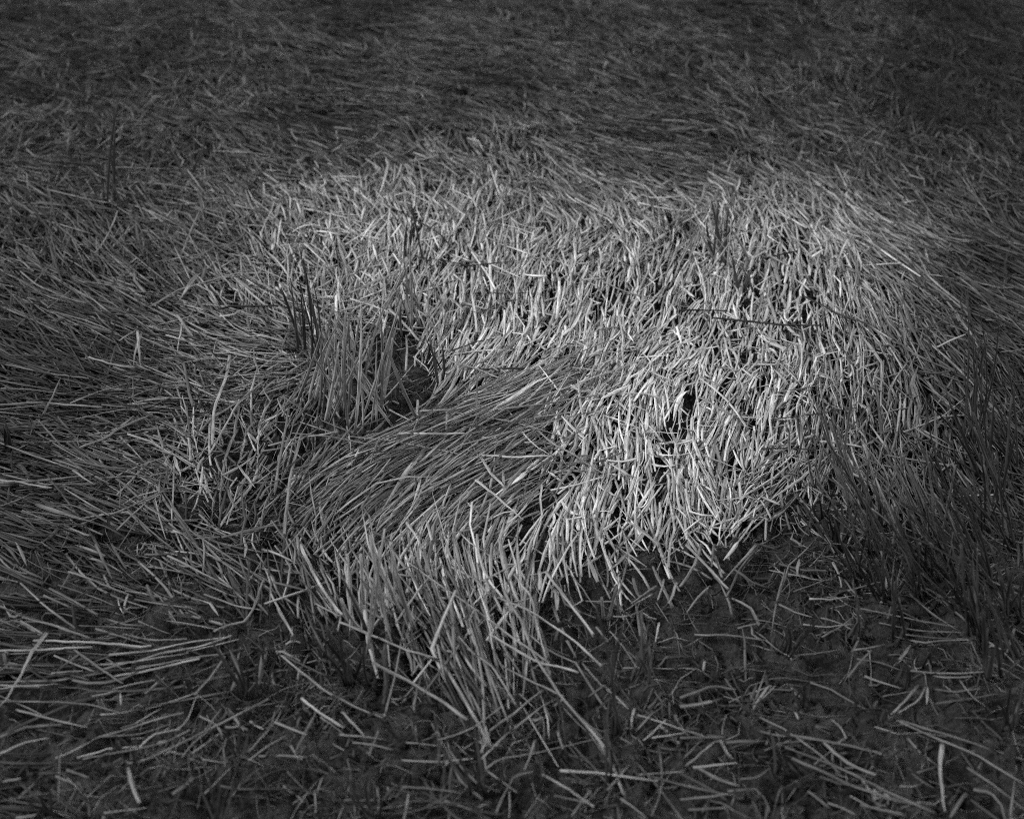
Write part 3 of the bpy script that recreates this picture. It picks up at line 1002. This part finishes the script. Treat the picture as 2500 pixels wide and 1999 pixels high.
# tufts still rooted: base, then the tip of each stem; first the width and tone of the stems
TUFT = [
 ("C1", "1560,950", 26, "d", "1310,560 1350,640 1400,650 1440,700 1480,690 1540,760 1590,800 1660,790", "dark tuft of leaning stems beside the combed level straw, lower left"),
 ("C1", "1510,1380", 20, "d", "1400,1120 1530,1020 1470,1200 1560,1150 1500,1080 1440,1210 1550,1230", "dark upright tuft on open mud in front of short fanned stalks, lower left"),
 ("C1", "1690,930", 20, "d", "1650,780 1700,760 1670,800 1730,830", "small dark tuft on the mud just behind a long pale slanting stalk"),
 ("C2", "110,880", 26, "d", "-200,480 -140,520 -180,600 -90,500 -60,560 0,560 30,650 0,690 60,700 140,690 160,600", "dense dark tuft swept over to one side, near the fan of stalks"),
 ("C1", "330,1710", 24, "d", "130,1500 210,1540 60,1590 260,1560 300,1500 180,1620", "blurred dark tuft in the lower left corner"),
 ("C1", "1360,1760", 24, "d", "1250,1560 1300,1500 1380,1480 1420,1540 1480,1560 1330,1580", "blurred dark grass tuft at the bottom edge, left of the big dark clump"),
 ("C2", "360,1270", 22, "d", "110,990 250,970 330,1080 470,1150 180,1060 290,1130 400,1190 500,1160", "spiky dark tuft on mud below the fan of stalks"),
 ("C2", "200,1740", 26, "d", "-60,1440 20,1400 100,1380 160,1420 240,1400 300,1460 60,1500 -120,1520 340,1520 200,1460", "largest dark grass clump, out of focus at the bottom edge"),
 ("C2", "890,1570", 30, "d", "600,1230 820,1050 700,1260 780,1280 860,1340 930,1400", "dark tuft with one tall thick stem, bottom centre"),
 ("C2", "1755,1230", 30, "d", "1600,380 1780,510 1690,960 1740,1010 1720,1050 1800,1100 1850,1150", "tall dark stems standing on mud beyond the long level stalk, bottom centre"),
 ("C2", "1680,1500", 22, "d", "1690,960 1660,1150 1700,1230", "pair of thin dark upright stems rooted just behind the long level stalk"),
 ("C2", "1260,1570", 24, "d", "1250,1340 1230,1420 1290,1430", "short dark stems in front of the level stalks, bottom centre"),
 ("C2", "1890,1620", 18, "d", "1910,1440 2050,1390 1960,1450 1870,1500", "thin splayed dark stems at the bottom, right of centre"),
 ("C2", "1900,860", 24, "d", "1890,420 1940,470 1930,650 1870,700 1960,700 1910,560", "dark upright tuft among scattered chips, right of the fan"),
 ("C2", "1690,470", 24, "m", "1810,0 1760,200 1730,280 1690,180 1640,330", "weathered stems rising on mud right of the fan's upper part"),
 ("C2", "250,530", 28, "p", "190,-60 240,-20 320,-40 310,120 50,70 0,170 130,60 210,60 280,-100 -30,200 100,160", "pale broad leaved tuft at the top left of the fan of stalks"),
 ("C3", "650,680", 26, "d", "530,470 620,480 690,480 660,500 590,520 710,540", "dark stubby tuft in the bare mud, lower right"),
 ("C3", "680,715", 22, "d", "930,390 860,450 800,520 780,600", "dark stems leaning right beside the stubby tuft, lower right"),
 ("C3", "740,1000", 26, "d", "660,1000 820,840 800,880 760,900 700,920 860,800", "dark ragged tuft in the centre of the lower right mud"),
 ("C3", "450,1045", 20, "m", "560,880 630,910 520,900 600,880 400,960 480,920", "small fan of cut stalks spreading from one root, lower right"),
 ("C3", "610,1450", 24, "d", "560,1250 620,1280 680,1290 600,1300 650,1340 700,1400", "dark crooked tuft among the slanting stalks near the bottom edge"),
 ("C3", "1220,1150", 24, "d", "1190,960 1230,1000 1280,1040 1210,1020", "short dark tuft by the end of a long slanting stalk, lower right"),
 ("C3", "1250,1400", 22, "d", "1240,1300 1280,1280 1230,1330 1440,1240", "low dark tuft on mud inside the lower right corner"),
 ("C3", "1410,880", 26, "d", "1415,720 1400,760 1440,770", "stubby dark stems above the short level stalks, lower right"),
 ("C3", "1570,770", 24, "d", "1610,630 1580,660 1550,680", "two short dark stems on the mud below the standing stubble"),
 ("C3", "2060,1160", 26, "d", "2000,950 2040,900 2100,950 2080,850 2020,1000 2130,980 2150,860", "dark tuft at the right edge, low down"),
 ("C3", "1110,590", 28, "d", "1080,240 1150,440 1100,400 1140,460", "dark single stems rising from the litter, lower right"),
 ("C3", "1380,610", 26, "d", "1360,150 1340,260 1390,420 1370,330", "tall dark stem in front of the standing stubble"),
 ("C3", "1320,400", 22, "g", "1260,40 1290,150 1340,150 1390,100 1230,90 1300,60 1420,120 1350,60", "grey standing stubble tuft over the scattered stalks, lower right"),
 ("C3", "1550,200", 22, "d", "1500,20 1540,-20 1570,0 1480,60 1530,40", "dark stubble tuft behind the grey one, right side"),
 ("C3", "1850,600", 30, "d", "1760,0 1830,50 1790,150 1870,250 1820,260", "tall dark stems leaning at the right, above the level straw"),
 ("C3", "1960,860", 34, "d", "1880,290 1900,420 1930,520 1990,600", "thick dark stem leaning left near the right edge"),
 ("C3", "2080,480", 26, "d", "2050,150 2100,120 2140,180 2000,200 2150,260", "dark stubble at the right edge above the level straw"),
 ("B3", "1850,1100", 16, "d", "1800,200 1830,400 1870,330 1930,470 2000,330 1760,780 1880,520 1840,480 1900,600 1790,500 1860,620 1950,700", "tallest dark weed stems against the slanting straw, right side"),
 ("B2", "150,950", 22, "p", "40,330 80,300 130,280 200,420 250,300 300,250 330,480 360,400 30,510 -30,460 180,520 270,560", "pale standing tuft in the middle of the dark hollow"),
 ("B1", "2080,880", 22, "p", "1960,560 2000,420 2040,350 2090,300 2130,380 2156,250 1990,620 2060,480 2110,420 2180,330 2020,560", "dense pale tuft standing left of the dark hollow"),
 ("B1", "2010,590", 14, "d", "1860,-120 1880,-60 1900,0 1850,-30 1920,120 1940,60 1960,200", "thin dark seed heads leaning left above the standing tufts"),
 ("B2", "440,330", 20, "p", "380,0 410,-100 430,-150 460,-60 490,-80 530,40 560,20 350,60 400,120", "pale standing tuft under the tall dark stems, upper centre"),
 ("A2", "445,1720", 24, "d", "440,1310 470,1400 425,1420 455,1350", "tall dark stems standing above the pale straw, upper centre"),
 ("A3", "200,1730", 18, "p", "70,1340 175,1380 220,1380 330,1350 410,1370 290,1440 120,1480 250,1420 370,1430", "standing tuft at the crest of the pale straw, right of centre"),
 ("A1", "720,1330", 20, "d", "720,870 740,720 690,1000 660,1060 735,960", "tall dark stems in the far straw, upper left"),
 ("A1", "1190,1190", 16, "d", "1300,870 1250,1000 1110,1100 1030,930", "splayed thin dark stems in the far straw, right of the tall pair"),
 ("A1", "385,1520", 18, "d", "360,1340 400,1280 370,1420", "short dark stems at the far left"),
 ("A1", "70,1560", 18, "d", "20,1340 60,1400 100,1380", "dark stems by the left edge in the far straw"),
 ("B1", "60,1130", 26, "d", "0,880 20,980 -20,1000 50,1010", "dark stems at the left edge, mid height"),
 ("B1", "15,400", 24, "d", "0,290 20,320 -20,330", "short dark stems at the left edge beside slanting straw"),
 ("C2", "1050,1230", 20, "d", "1000,1120 1060,1090 1090,1110", "small dark shoots below the foot of the fan"),
 ("B3", "850,1560", 24, "d", "900,1400 960,1380 870,1420 820,1440", "short dark stems on the bare patch beside the pale straw"),
 ("B3", "1000,1720", 28, "d", "960,1420 1010,1400 1060,1380 1090,1430 990,1480 930,1500 1120,1450", "dark stubble tuft in the middle of the bare patch, right side"),
 ("B3", "1230,1650", 24, "d", "1150,1390 1240,1380 1200,1430 1260,1460 1180,1500", "dark stubble tuft at the foot of the leaning stubble"),
 ("B3", "830,1370", 22, "p", "860,1130 900,1100 800,1160 940,1180 880,1160 830,1200 920,1230", "pale stubble tuft between the pale straw and the bare patch"),
 ("B3", "740,1180", 24, "p", "720,900 760,880 700,960 780,930 740,860 800,980", "pale stubble tuft leaning on the edge of the pale straw"),
 ("A3", "230,1745", 22, "d", "190,1300 240,1330 300,1360 350,1400 270,1390 160,1420", "dark stems standing at the crest of the pale straw, right of centre"),
 ("B3", "420,190", 20, "d", "330,-60 380,-20 440,10 470,-40 400,40", "dark stems in the small hollow right of centre"),
 ("B1", "1900,520", 18, "d", "1760,150 1820,100 1850,180 1880,120 1900,220", "dark thin stems behind the dense pale tuft, left of centre"),
 ("B2", "620,700", 18, "d", "520,420 560,430 590,500 640,480", "dark stems leaning at the far rim of the dark hollow"),
]
WORDS = {"p": "pale", "m": "weathered", "g": "grey", "d": "dark"}
ALB = {"p": 0.50, "m": 0.34, "g": 0.17, "d": 0.05}
VIEW_VIGNETTE = {"A1": .26, "A2": .5, "A3": .22, "B1": .42, "B2": .62, "B3": .6, "C1": .42, "C2": .46, "C3": .33}   # dimmer away from the centre: vignette painted into the stalk colours
PLACES = [
 (120, 1900, "in the lower left corner"), (480, 1880, "on mud at the bottom left"), (760, 1850, "by the dark grass at the bottom"),
 (1150, 1900, "at the bottom below the fan"), (1500, 1880, "on mud at the bottom centre"), (1800, 1880, "at the bottom right of centre"),
 (2100, 1880, "along the bottom, right side"), (2400, 1850, "in the lower right corner"), (120, 1640, "by the lower left edge"),
 (380, 1580, "in the level straw, lower left"), (380, 1760, "on the mud, lower left"), (620, 1700, "by the dark tufts, lower left"),
 (760, 1480, "left of the fan's top"), (900, 1650, "on mud left of the fan"), (1080, 1480, "across the fan's upper half"),
 (1200, 1620, "across the fan's lower half"), (1120, 1780, "at the foot of the fan"), (1420, 1500, "on mud right of the fan"),
 (1450, 1700, "below and right of the fan"), (1640, 1460, "among chips right of the fan"), (1720, 1700, "on the open mud, lower right"),
 (1900, 1480, "in the litter, lower right"), (2000, 1650, "by the dark tufts, lower right"), (2250, 1520, "under the standing stubble, right"),
 (2250, 1700, "on the mud near the right"), (80, 1000, "at the left edge, halfway up"), (300, 900, "in the slanting straw, left"),
 (330, 1060, "in the tangle at the left"), (140, 1230, "by the left edge, below halfway"), (420, 1240, "below the tangle at the left"),
 (540, 1080, "in the tangle, left of centre"), (640, 1230, "left of the level bundle's end"), (560, 760, "in the straw behind the tangle"),
 (860, 850, "among the tufts by the hollow"), (960, 1000, "beside the dark hollow"), (1000, 1080, "on the level bundle's left half"),
 (1280, 1030, "on the level bundle's right half"), (1200, 880, "on the straw above the bundle"), (1180, 1180, "below the level bundle"),
 (1400, 1150, "where bundle and pale straw meet"), (1550, 1000, "on the palest straw"), (1600, 1250, "at the pale straw's lower edge"),
 (1400, 800, "on pale straw above centre"), (1700, 1080, "on the pale straw, right"), (1800, 900, "at the small hollow, right"),
 (1900, 1180, "by the bare patch, right"), (2150, 1050, "in front of the weeds, right"), (2300, 1150, "under the weeds, right"),
 (2350, 800, "in the slanting straw, right"), (2050, 780, "on the slope of straw, right"), (300, 500, "in the far straw, left"),
 (600, 600, "in the far straw, left of centre"), (950, 560, "along the far crest, left"), (1300, 620, "along the far crest, centre"),
 (1850, 600, "along the far crest, right"), (2250, 450, "in the far straw, right"),
]

def resample(pts, n):
    """even steps along a polyline, the corners kept a little rounded"""
    pts = np.array(pts, float)
    seg = np.linalg.norm(np.diff(pts, axis=0), axis=1)
    s = np.concatenate([[0], np.cumsum(seg)])
    t = np.linspace(0, s[-1], n)
    return np.stack([np.interp(t, s, pts[:, k]) for k in range(pts.shape[1])], -1)

def stalk_object(name, P, r, tone_alb, blade, material, parent=None, sides=8, taper=0.12):
    K = len(P)
    s = np.linspace(0, 1, K)
    R = r * (1 - taper * s) * rng.uniform(0.93, 1.06, K)
    if blade:
        R = R * np.interp(s, [0, .15, .6, 1], [.5, 1.0, .95, .12])
        flat = 0.14
    else:
        flat = rng.uniform(0.45, 0.95)
        if rng.uniform() < 0.4:
            R = R * np.linspace(1.1, 0.45, K)          # drawn out to a thin tip
        for q in range(1, K - 1):
            if rng.uniform() < 0.16:
                R[q] *= 1.25
        if rng.uniform() < 0.3:
            R[-1] *= 0.55
    tint = np.clip(tone_alb * rng.uniform(0.92, 1.08, K) * math.exp(np.clip(rng.normal(-0.08, 0.25), -0.5, 0.2)), 0.015, 0.62)
    org = P[0].copy()
    arr = stalk_arrays((P - org)[None], R[None], np.array([flat]), tint[None], rng.uniform(0, 1, 1), sides, np.array([rng.normal(0, 0.7) if blade else 0.0]))
    me = stalk_mesh(name, [arr], material)
    o = bpy.data.objects.new(name, me)
    if parent is None:
        o.location = org
    else:
        o.parent = parent
        o.location = org - np.array(parent.location)
    C.objects.link(o)
    return o

def add_singles():
    made = []
    areas = []                                      # straight round stalks past the 300 largest stay part of the mat
    for text in SINGLE.values():
        for line in text.strip().splitlines():
            w, tone, *pts = line.split()
            p = np.array([[float(c) for c in q.split(",")] for q in pts])
            if tone.islower():
                areas.append(float(w) * np.linalg.norm(np.diff(p, axis=0), axis=1).sum())
    smallest = sorted(areas)[-min(len(areas), 340)]
    for view, text in SINGLE.items():
        x0, y0 = VIEW[view]
        for line in text.strip().splitlines():
            w, tone, *pts = line.split()
            px = np.array([[float(c) for c in p.split(",")] for p in pts]) * VS + np.array([x0, y0])
            if tone.islower() and float(w) * np.linalg.norm(np.diff(px, axis=0), axis=1).sum() / VS < smallest:
                continue
            turn = 0.0
            if len(px) > 2:
                d = np.diff(px, axis=0)
                a = np.unwrap(np.arctan2(d[:, 1], d[:, 0]))
                turn = np.degrees(np.abs(np.diff(a)).max())
            n = max(5, min(12, int(np.linalg.norm(np.diff(px, axis=0), axis=1).sum() / 22) + 3))
            q = resample(px, n) + rng.normal(0, float(w) * VS * 0.06, (n, 2))      # straw is never quite straight
            if len(px) < 4 and len(px) > 1:
                d = px[-1] - px[0]
                q += np.array([-d[1], d[0]]) * rng.normal(0, 0.018) * np.sin(np.linspace(0, math.pi, n))[:, None]
            th = look("thick", q[:, 0], q[:, 1]) * 0.001 * look("cov", q[:, 0], q[:, 1])
            blade = tone.isupper()
            dep = project(unproject(q[:, 0], q[:, 1]))[2].mean()
            r = max(0.0011, 0.5 * float(w) * VS * dep / FPX * rng.uniform(0.55, 0.80))
            lift = th.max() * 0.85 + r * 1.05 + 0.004 + rng.uniform(0, 0.004)
            rise = np.linspace(0, 1, n) ** 1.5 * max(0.0, rng.normal(0.004, 0.008))
            P = unproject(q[:, 0], q[:, 1], lift + rise)
            # a stiff stalk bridges the bumps it lies on
            zz = P[:, 2] - terrain(P[:, 0], P[:, 1])
            P = unproject(q[:, 0], q[:, 1], zz)
            t = tone.lower()
            kind = "leaf_blade" if blade else ("bent_straw_stalk" if turn > 24 else "straw_stalk")
            o = stalk_object(kind, P, r, ALB[t] * VIEW_VIGNETTE[view], blade, M_DARK if t == "d" else M_STRAW)
            L = np.linalg.norm(np.diff(px, axis=0), axis=1).sum()
            made.append((o, px, float(w), t, turn, L, blade))
    # labels: look first, then where it lies, then its order among those that still read alike
    rows = []
    for o, px, w, t, turn, L, blade in made:
        c = px.mean(0)
        place = min(PLACES, key=lambda p: (p[0] - c[0]) ** 2 + ((p[1] - c[1]) * 1.3) ** 2)[2]
        d = px[-1] - px[0]
        a = math.degrees(math.atan2(-d[1], d[0])) % 180
        way = "lying level" if a < 14 or a > 166 else ("slanting up rightwards" if a < 66 else ("pointing away" if a < 114 else "slanting down rightwards"))
        size = "long" if L > 190 else ("short" if L < 75 else "")
        girth = "thick" if w >= 28 else ("thin" if w <= 14 else "")
        noun = "leaf blade" if blade else ("bent stalk" if turn > 24 else "stalk")
        first = " ".join(x for x in (size or girth, WORDS[t], noun) if x)
        rows.append([o, c, f"{first} {way}, {place}", noun, place])
    by = {}
    for r in rows:
        by.setdefault(r[2], []).append(r)
    ordinal = ["leftmost", "second", "third", "fourth", "fifth", "sixth", "seventh", "eighth"]
    for label, rs in by.items():
        rs.sort(key=lambda r: r[1][0])
        for i, r in enumerate(rs):
            o = r[0]
            if len(rs) == 1:
                o["label"] = label
            elif len(rs) == 2:
                o["label"] = ("left of two: ", "right of two: ")[i] + label
            else:
                o["label"] = ("leftmost: " if i == 0 else ("rightmost: " if i == len(rs) - 1 else ordinal[i] + " from left: ")) + label
            o["category"] = "leaf" if r[3] == "leaf blade" else "straw stalk"
            o["group"] = "single leaf blades on the straw" if r[3] == "leaf blade" else "single straw stalks that lie on the mat and the mud"
    print("single stalks", len(made))

def stem_path(bx, by, tx, ty, bend, n=7, depth=0.0):
    """a stem rooted at the pixel's spot on the soil and rising, in the upright plane through its root that faces the camera, to the tip"""
    B = unproject(bx, by, -0.002)
    r = ray(tx, ty)
    t = (B[1] + depth) / r[1]
    Tp = r * t + np.array([0, 0, CAM_H])
    Tp[2] = max(Tp[2], terrain(Tp[0], Tp[1]) + 0.012)
    s = np.linspace(0, 1, n)[:, None]
    P = B + (Tp - B) * s
    L = np.linalg.norm(Tp - B)
    side = np.array([1.0, 0.3, 0.0])
    P += side * bend * L * (s * (1 - s))
    P[:, 2] += 0.10 * L * (s * (1 - s))[:, 0]
    return P

def tuft(base, tips, w, tone, label, tint_gain=1.0):
    root = bpy.data.objects.new("stubble_tuft", None)
    bx, by = base
    B = unproject(np.float64(bx), np.float64(by))
    root.location = B
    root.empty_display_size = 0.03
    root["label"], root["category"], root["group"] = label, "stubble tuft", "rooted tufts of stubble and weeds"
    C.objects.link(root)
    if len(tips) >= 9 and tone in "pm":                     # crowded tufts: more stems between those read off
        tips = list(tips) + [(t[0] + rng.normal(0, 16), t[1] + abs(rng.normal(0, 45))) for t in tips]
        spread = 55
    else:
        spread = 14
    for tx, ty in tips:
        if by < 1330 and len(tips) < 30:                    # the far tufts stand clear of the mat
            ty = by + (ty - by) * 1.15
        jx, jy = rng.normal(0, spread), rng.normal(0, spread * 0.5)
        P = stem_path(bx + jx, by + jy, tx, ty, rng.normal(0, 0.10), depth=rng.normal(0, 0.03))
        dep = project(B)[2]
        r = max(0.0012, 0.5 * w * VS * dep / FPX * rng.uniform(0.6, 1.0))
        blade = rng.uniform() < 0.35
        stalk_object("leaf" if blade else "stem", P, r * (1.15 if blade else 0.95), ALB[tone] * tint_gain * rng.uniform(0.45, 1.35), blade, M_DARK if tone in "dg" else M_STRAW, root, sides=6, taper=0.25)
    return root

def add_tufts():
    for view, base, w, tone, tips, label in TUFT:
        x0, y0 = VIEW[view]
        b = [float(c) for c in base.split(",")]
        tp = [[float(c) for c in p.split(",")] for p in tips.split()]
        tuft((b[0] * VS + x0, b[1] * VS + y0), [(t[0] * VS + x0, t[1] * VS + y0) for t in tp], w, tone, label, tint_gain={'A': .6, 'B': .44, 'C': .45}[view[0]] if tone in 'pm' else .8)  # stem colour scale: pale tufts by row of views, the rest evenly
    # the leaning stubble that stands along the right side: rows of rooted tufts, tips swept up and to the left
    k = 0
    spots = [(2100, 1230), (2150, 1290), (2200, 1350), (2130, 1360), (2190, 1420), (2250, 1400), (2260, 1470), (2300, 1330), (2320, 1420),
             (2350, 1500), (2380, 1380), (2400, 1300), (2430, 1440), (2450, 1230), (2470, 1340), (2340, 1250), (2240, 1260), (2060, 1180),
             (2490, 1150), (2420, 1180), (2480, 1500), (2400, 1560), (2490, 1620), (2170, 1480), (2090, 1420)]
    names = ["first", "second", "third", "fourth", "fifth"]
    order = sorted(range(len(spots)), key=lambda i: spots[i][1])
    rows = [order[i:i + 5] for i in range(0, 25, 5)]
    rowname = ["back row", "second row", "middle row", "fourth row", "front row"]
    for ri, row in enumerate(rows):
        for ci, i in enumerate(sorted(row, key=lambda i: spots[i][0])):
            bx, by = spots[i]
            n = int(rng.integers(8, 14))
            tips = []
            for _ in range(n):
                L, a = rng.uniform(90, 270), math.radians(rng.normal(118, 17))
                tips.append((bx + L * math.cos(a) + rng.normal(0, 14), by - L * math.sin(a)))
            tuft((bx, by), tips, 20, "g" if by < 1400 and bx < 2330 else "d", f"{names[ci]} tuft from left in the {rowname[ri]} of leaning stubble, right side", tint_gain=0.8)

def add_chaff():
    """threads, husks and broken bits strewn on the open soil: nobody could count them"""
    n = 76000
    x, y = rng.uniform(-1.2, 1.2, n), rng.uniform(0.9, 2.7, n)
    sx, sy, d = project(np.stack([x, y, terrain(x, y)], -1))
    cov = look("cov", sx, sy)
    patch = fbm(x * 12, y * 12, 140, 3)
    keep = (sx > -150) & (sx < 2650) & (sy < 2150) & (rng.uniform(0, 1, n) < (0.10 + 0.55 * np.clip(patch - 0.4, 0, 1) * 3) * (1 - 0.5 * cov))
    x, y = x[keep], y[keep]
    N, K = len(x), 4
    bit = rng.uniform(0, 1, N) < 0.2
    L = np.where(bit, rng.uniform(0.006, 0.035, N), rng.uniform(0.015, 0.09, N))
    a = rng.uniform(0, 2 * math.pi, N)
    cu = np.where(bit, 0.1, 1.0) * rng.normal(0, 1.3, N)
    P = np.zeros((N, K, 3))
    px, py = x, y
    for k in range(K):
        P[:, k, 0], P[:, k, 1] = px, py
        px = px + L / (K - 1) * np.cos(a + cu * k / K)
        py = py + L / (K - 1) * np.sin(a + cu * k / K)
    r = np.where(bit, rng.uniform(0.0010, 0.0026, N), rng.uniform(0.0003, 0.0009, N))
    P[:, :, 2] = terrain(P[:, :, 0], P[:, :, 1]) + np.maximum(soil_relief(P[:, :, 0], P[:, :, 1]), -0.004) + r[:, None] + np.abs(rng.normal(0, 0.0025, (N, K))) * np.where(bit, .5, 1)[:, None]
    tint = np.repeat(np.clip(rng.choice([0.04, 0.08, 0.17], N, p=[.4, .4, .2]) * rng.uniform(.7, 1.2, N), 0, 1)[:, None], K, 1)
    arr = stalk_arrays(P, np.repeat(r[:, None], K, 1), np.where(bit, rng.uniform(.3, .9, N), 1.0), tint, rng.uniform(0, 1, N), 3, np.zeros(N))
    me = stalk_mesh("chaff", [arr], M_STRAW)
    o = bpy.data.objects.new("chaff", me)
    o["kind"], o["label"], o["category"] = "stuff", "loose threads and broken bits of straw strewn on the soil", "chaff"
    C.objects.link(o)
    print("chaff", N)

def add_crumbs():
    """grit and small clods on the open soil"""
    n = 60000
    x, y = rng.uniform(-1.1, 1.1, n), rng.uniform(0.9, 2.6, n)
    sx, sy, d = project(np.stack([x, y, terrain(x, y)], -1))
    cov = look("cov", sx, sy)
    keep = (sx > -120) & (sx < 2620) & (sy < 2130) & (rng.uniform(0, 1, n) < (1 - cov) * np.clip(fbm(x * 10, y * 10, 201, 3) * 2.2 - 0.6, 0.05, 1))
    x, y = x[keep], y[keep]
    N = len(x)
    r = np.clip(np.exp(rng.normal(math.log(0.0022), 0.55, N)), 0.0008, 0.010)
    base = np.array([[1, 0, 0], [0, 1, 0], [-1, 0, 0], [0, -1, 0], [0, 0, 0.8], [0, 0, -0.8]], float)
    a = rng.uniform(0, 6.28, N)
    V = base[None] * rng.uniform(0.6, 1.3, (N, 6, 1)) + rng.normal(0, 0.18, (N, 6, 3))
    ca, sa = np.cos(a)[:, None], np.sin(a)[:, None]
    V = np.stack([V[..., 0] * ca - V[..., 1] * sa, V[..., 0] * sa + V[..., 1] * ca, V[..., 2]], -1) * r[:, None, None]
    V[..., 0] += x[:, None]; V[..., 1] += y[:, None]
    V[..., 2] += (terrain(x, y) + soil_relief(x, y) + r * 0.3)[:, None]
    t = np.array([[0, 1, 4], [1, 2, 4], [2, 3, 4], [3, 0, 4], [1, 0, 5], [2, 1, 5], [3, 2, 5], [0, 3, 5]])
    T = (t[None] + (np.arange(N) * 6)[:, None, None]).reshape(-1, 3)
    me = bpy.data.meshes.new("soil_crumbs")
    fill_mesh(me, V.reshape(-1, 3), np.zeros((0, 4), int), T, smooth=False)
    me.materials.append(M_SOIL)
    o = bpy.data.objects.new("soil_crumbs", me)
    o["kind"], o["label"], o["category"] = "stuff", "grit and small dark clods lying on the open soil", "soil crumbs"
    C.objects.link(o)
    print("crumbs", N)

add_singles()
add_tufts()
add_chaff()
add_crumbs()
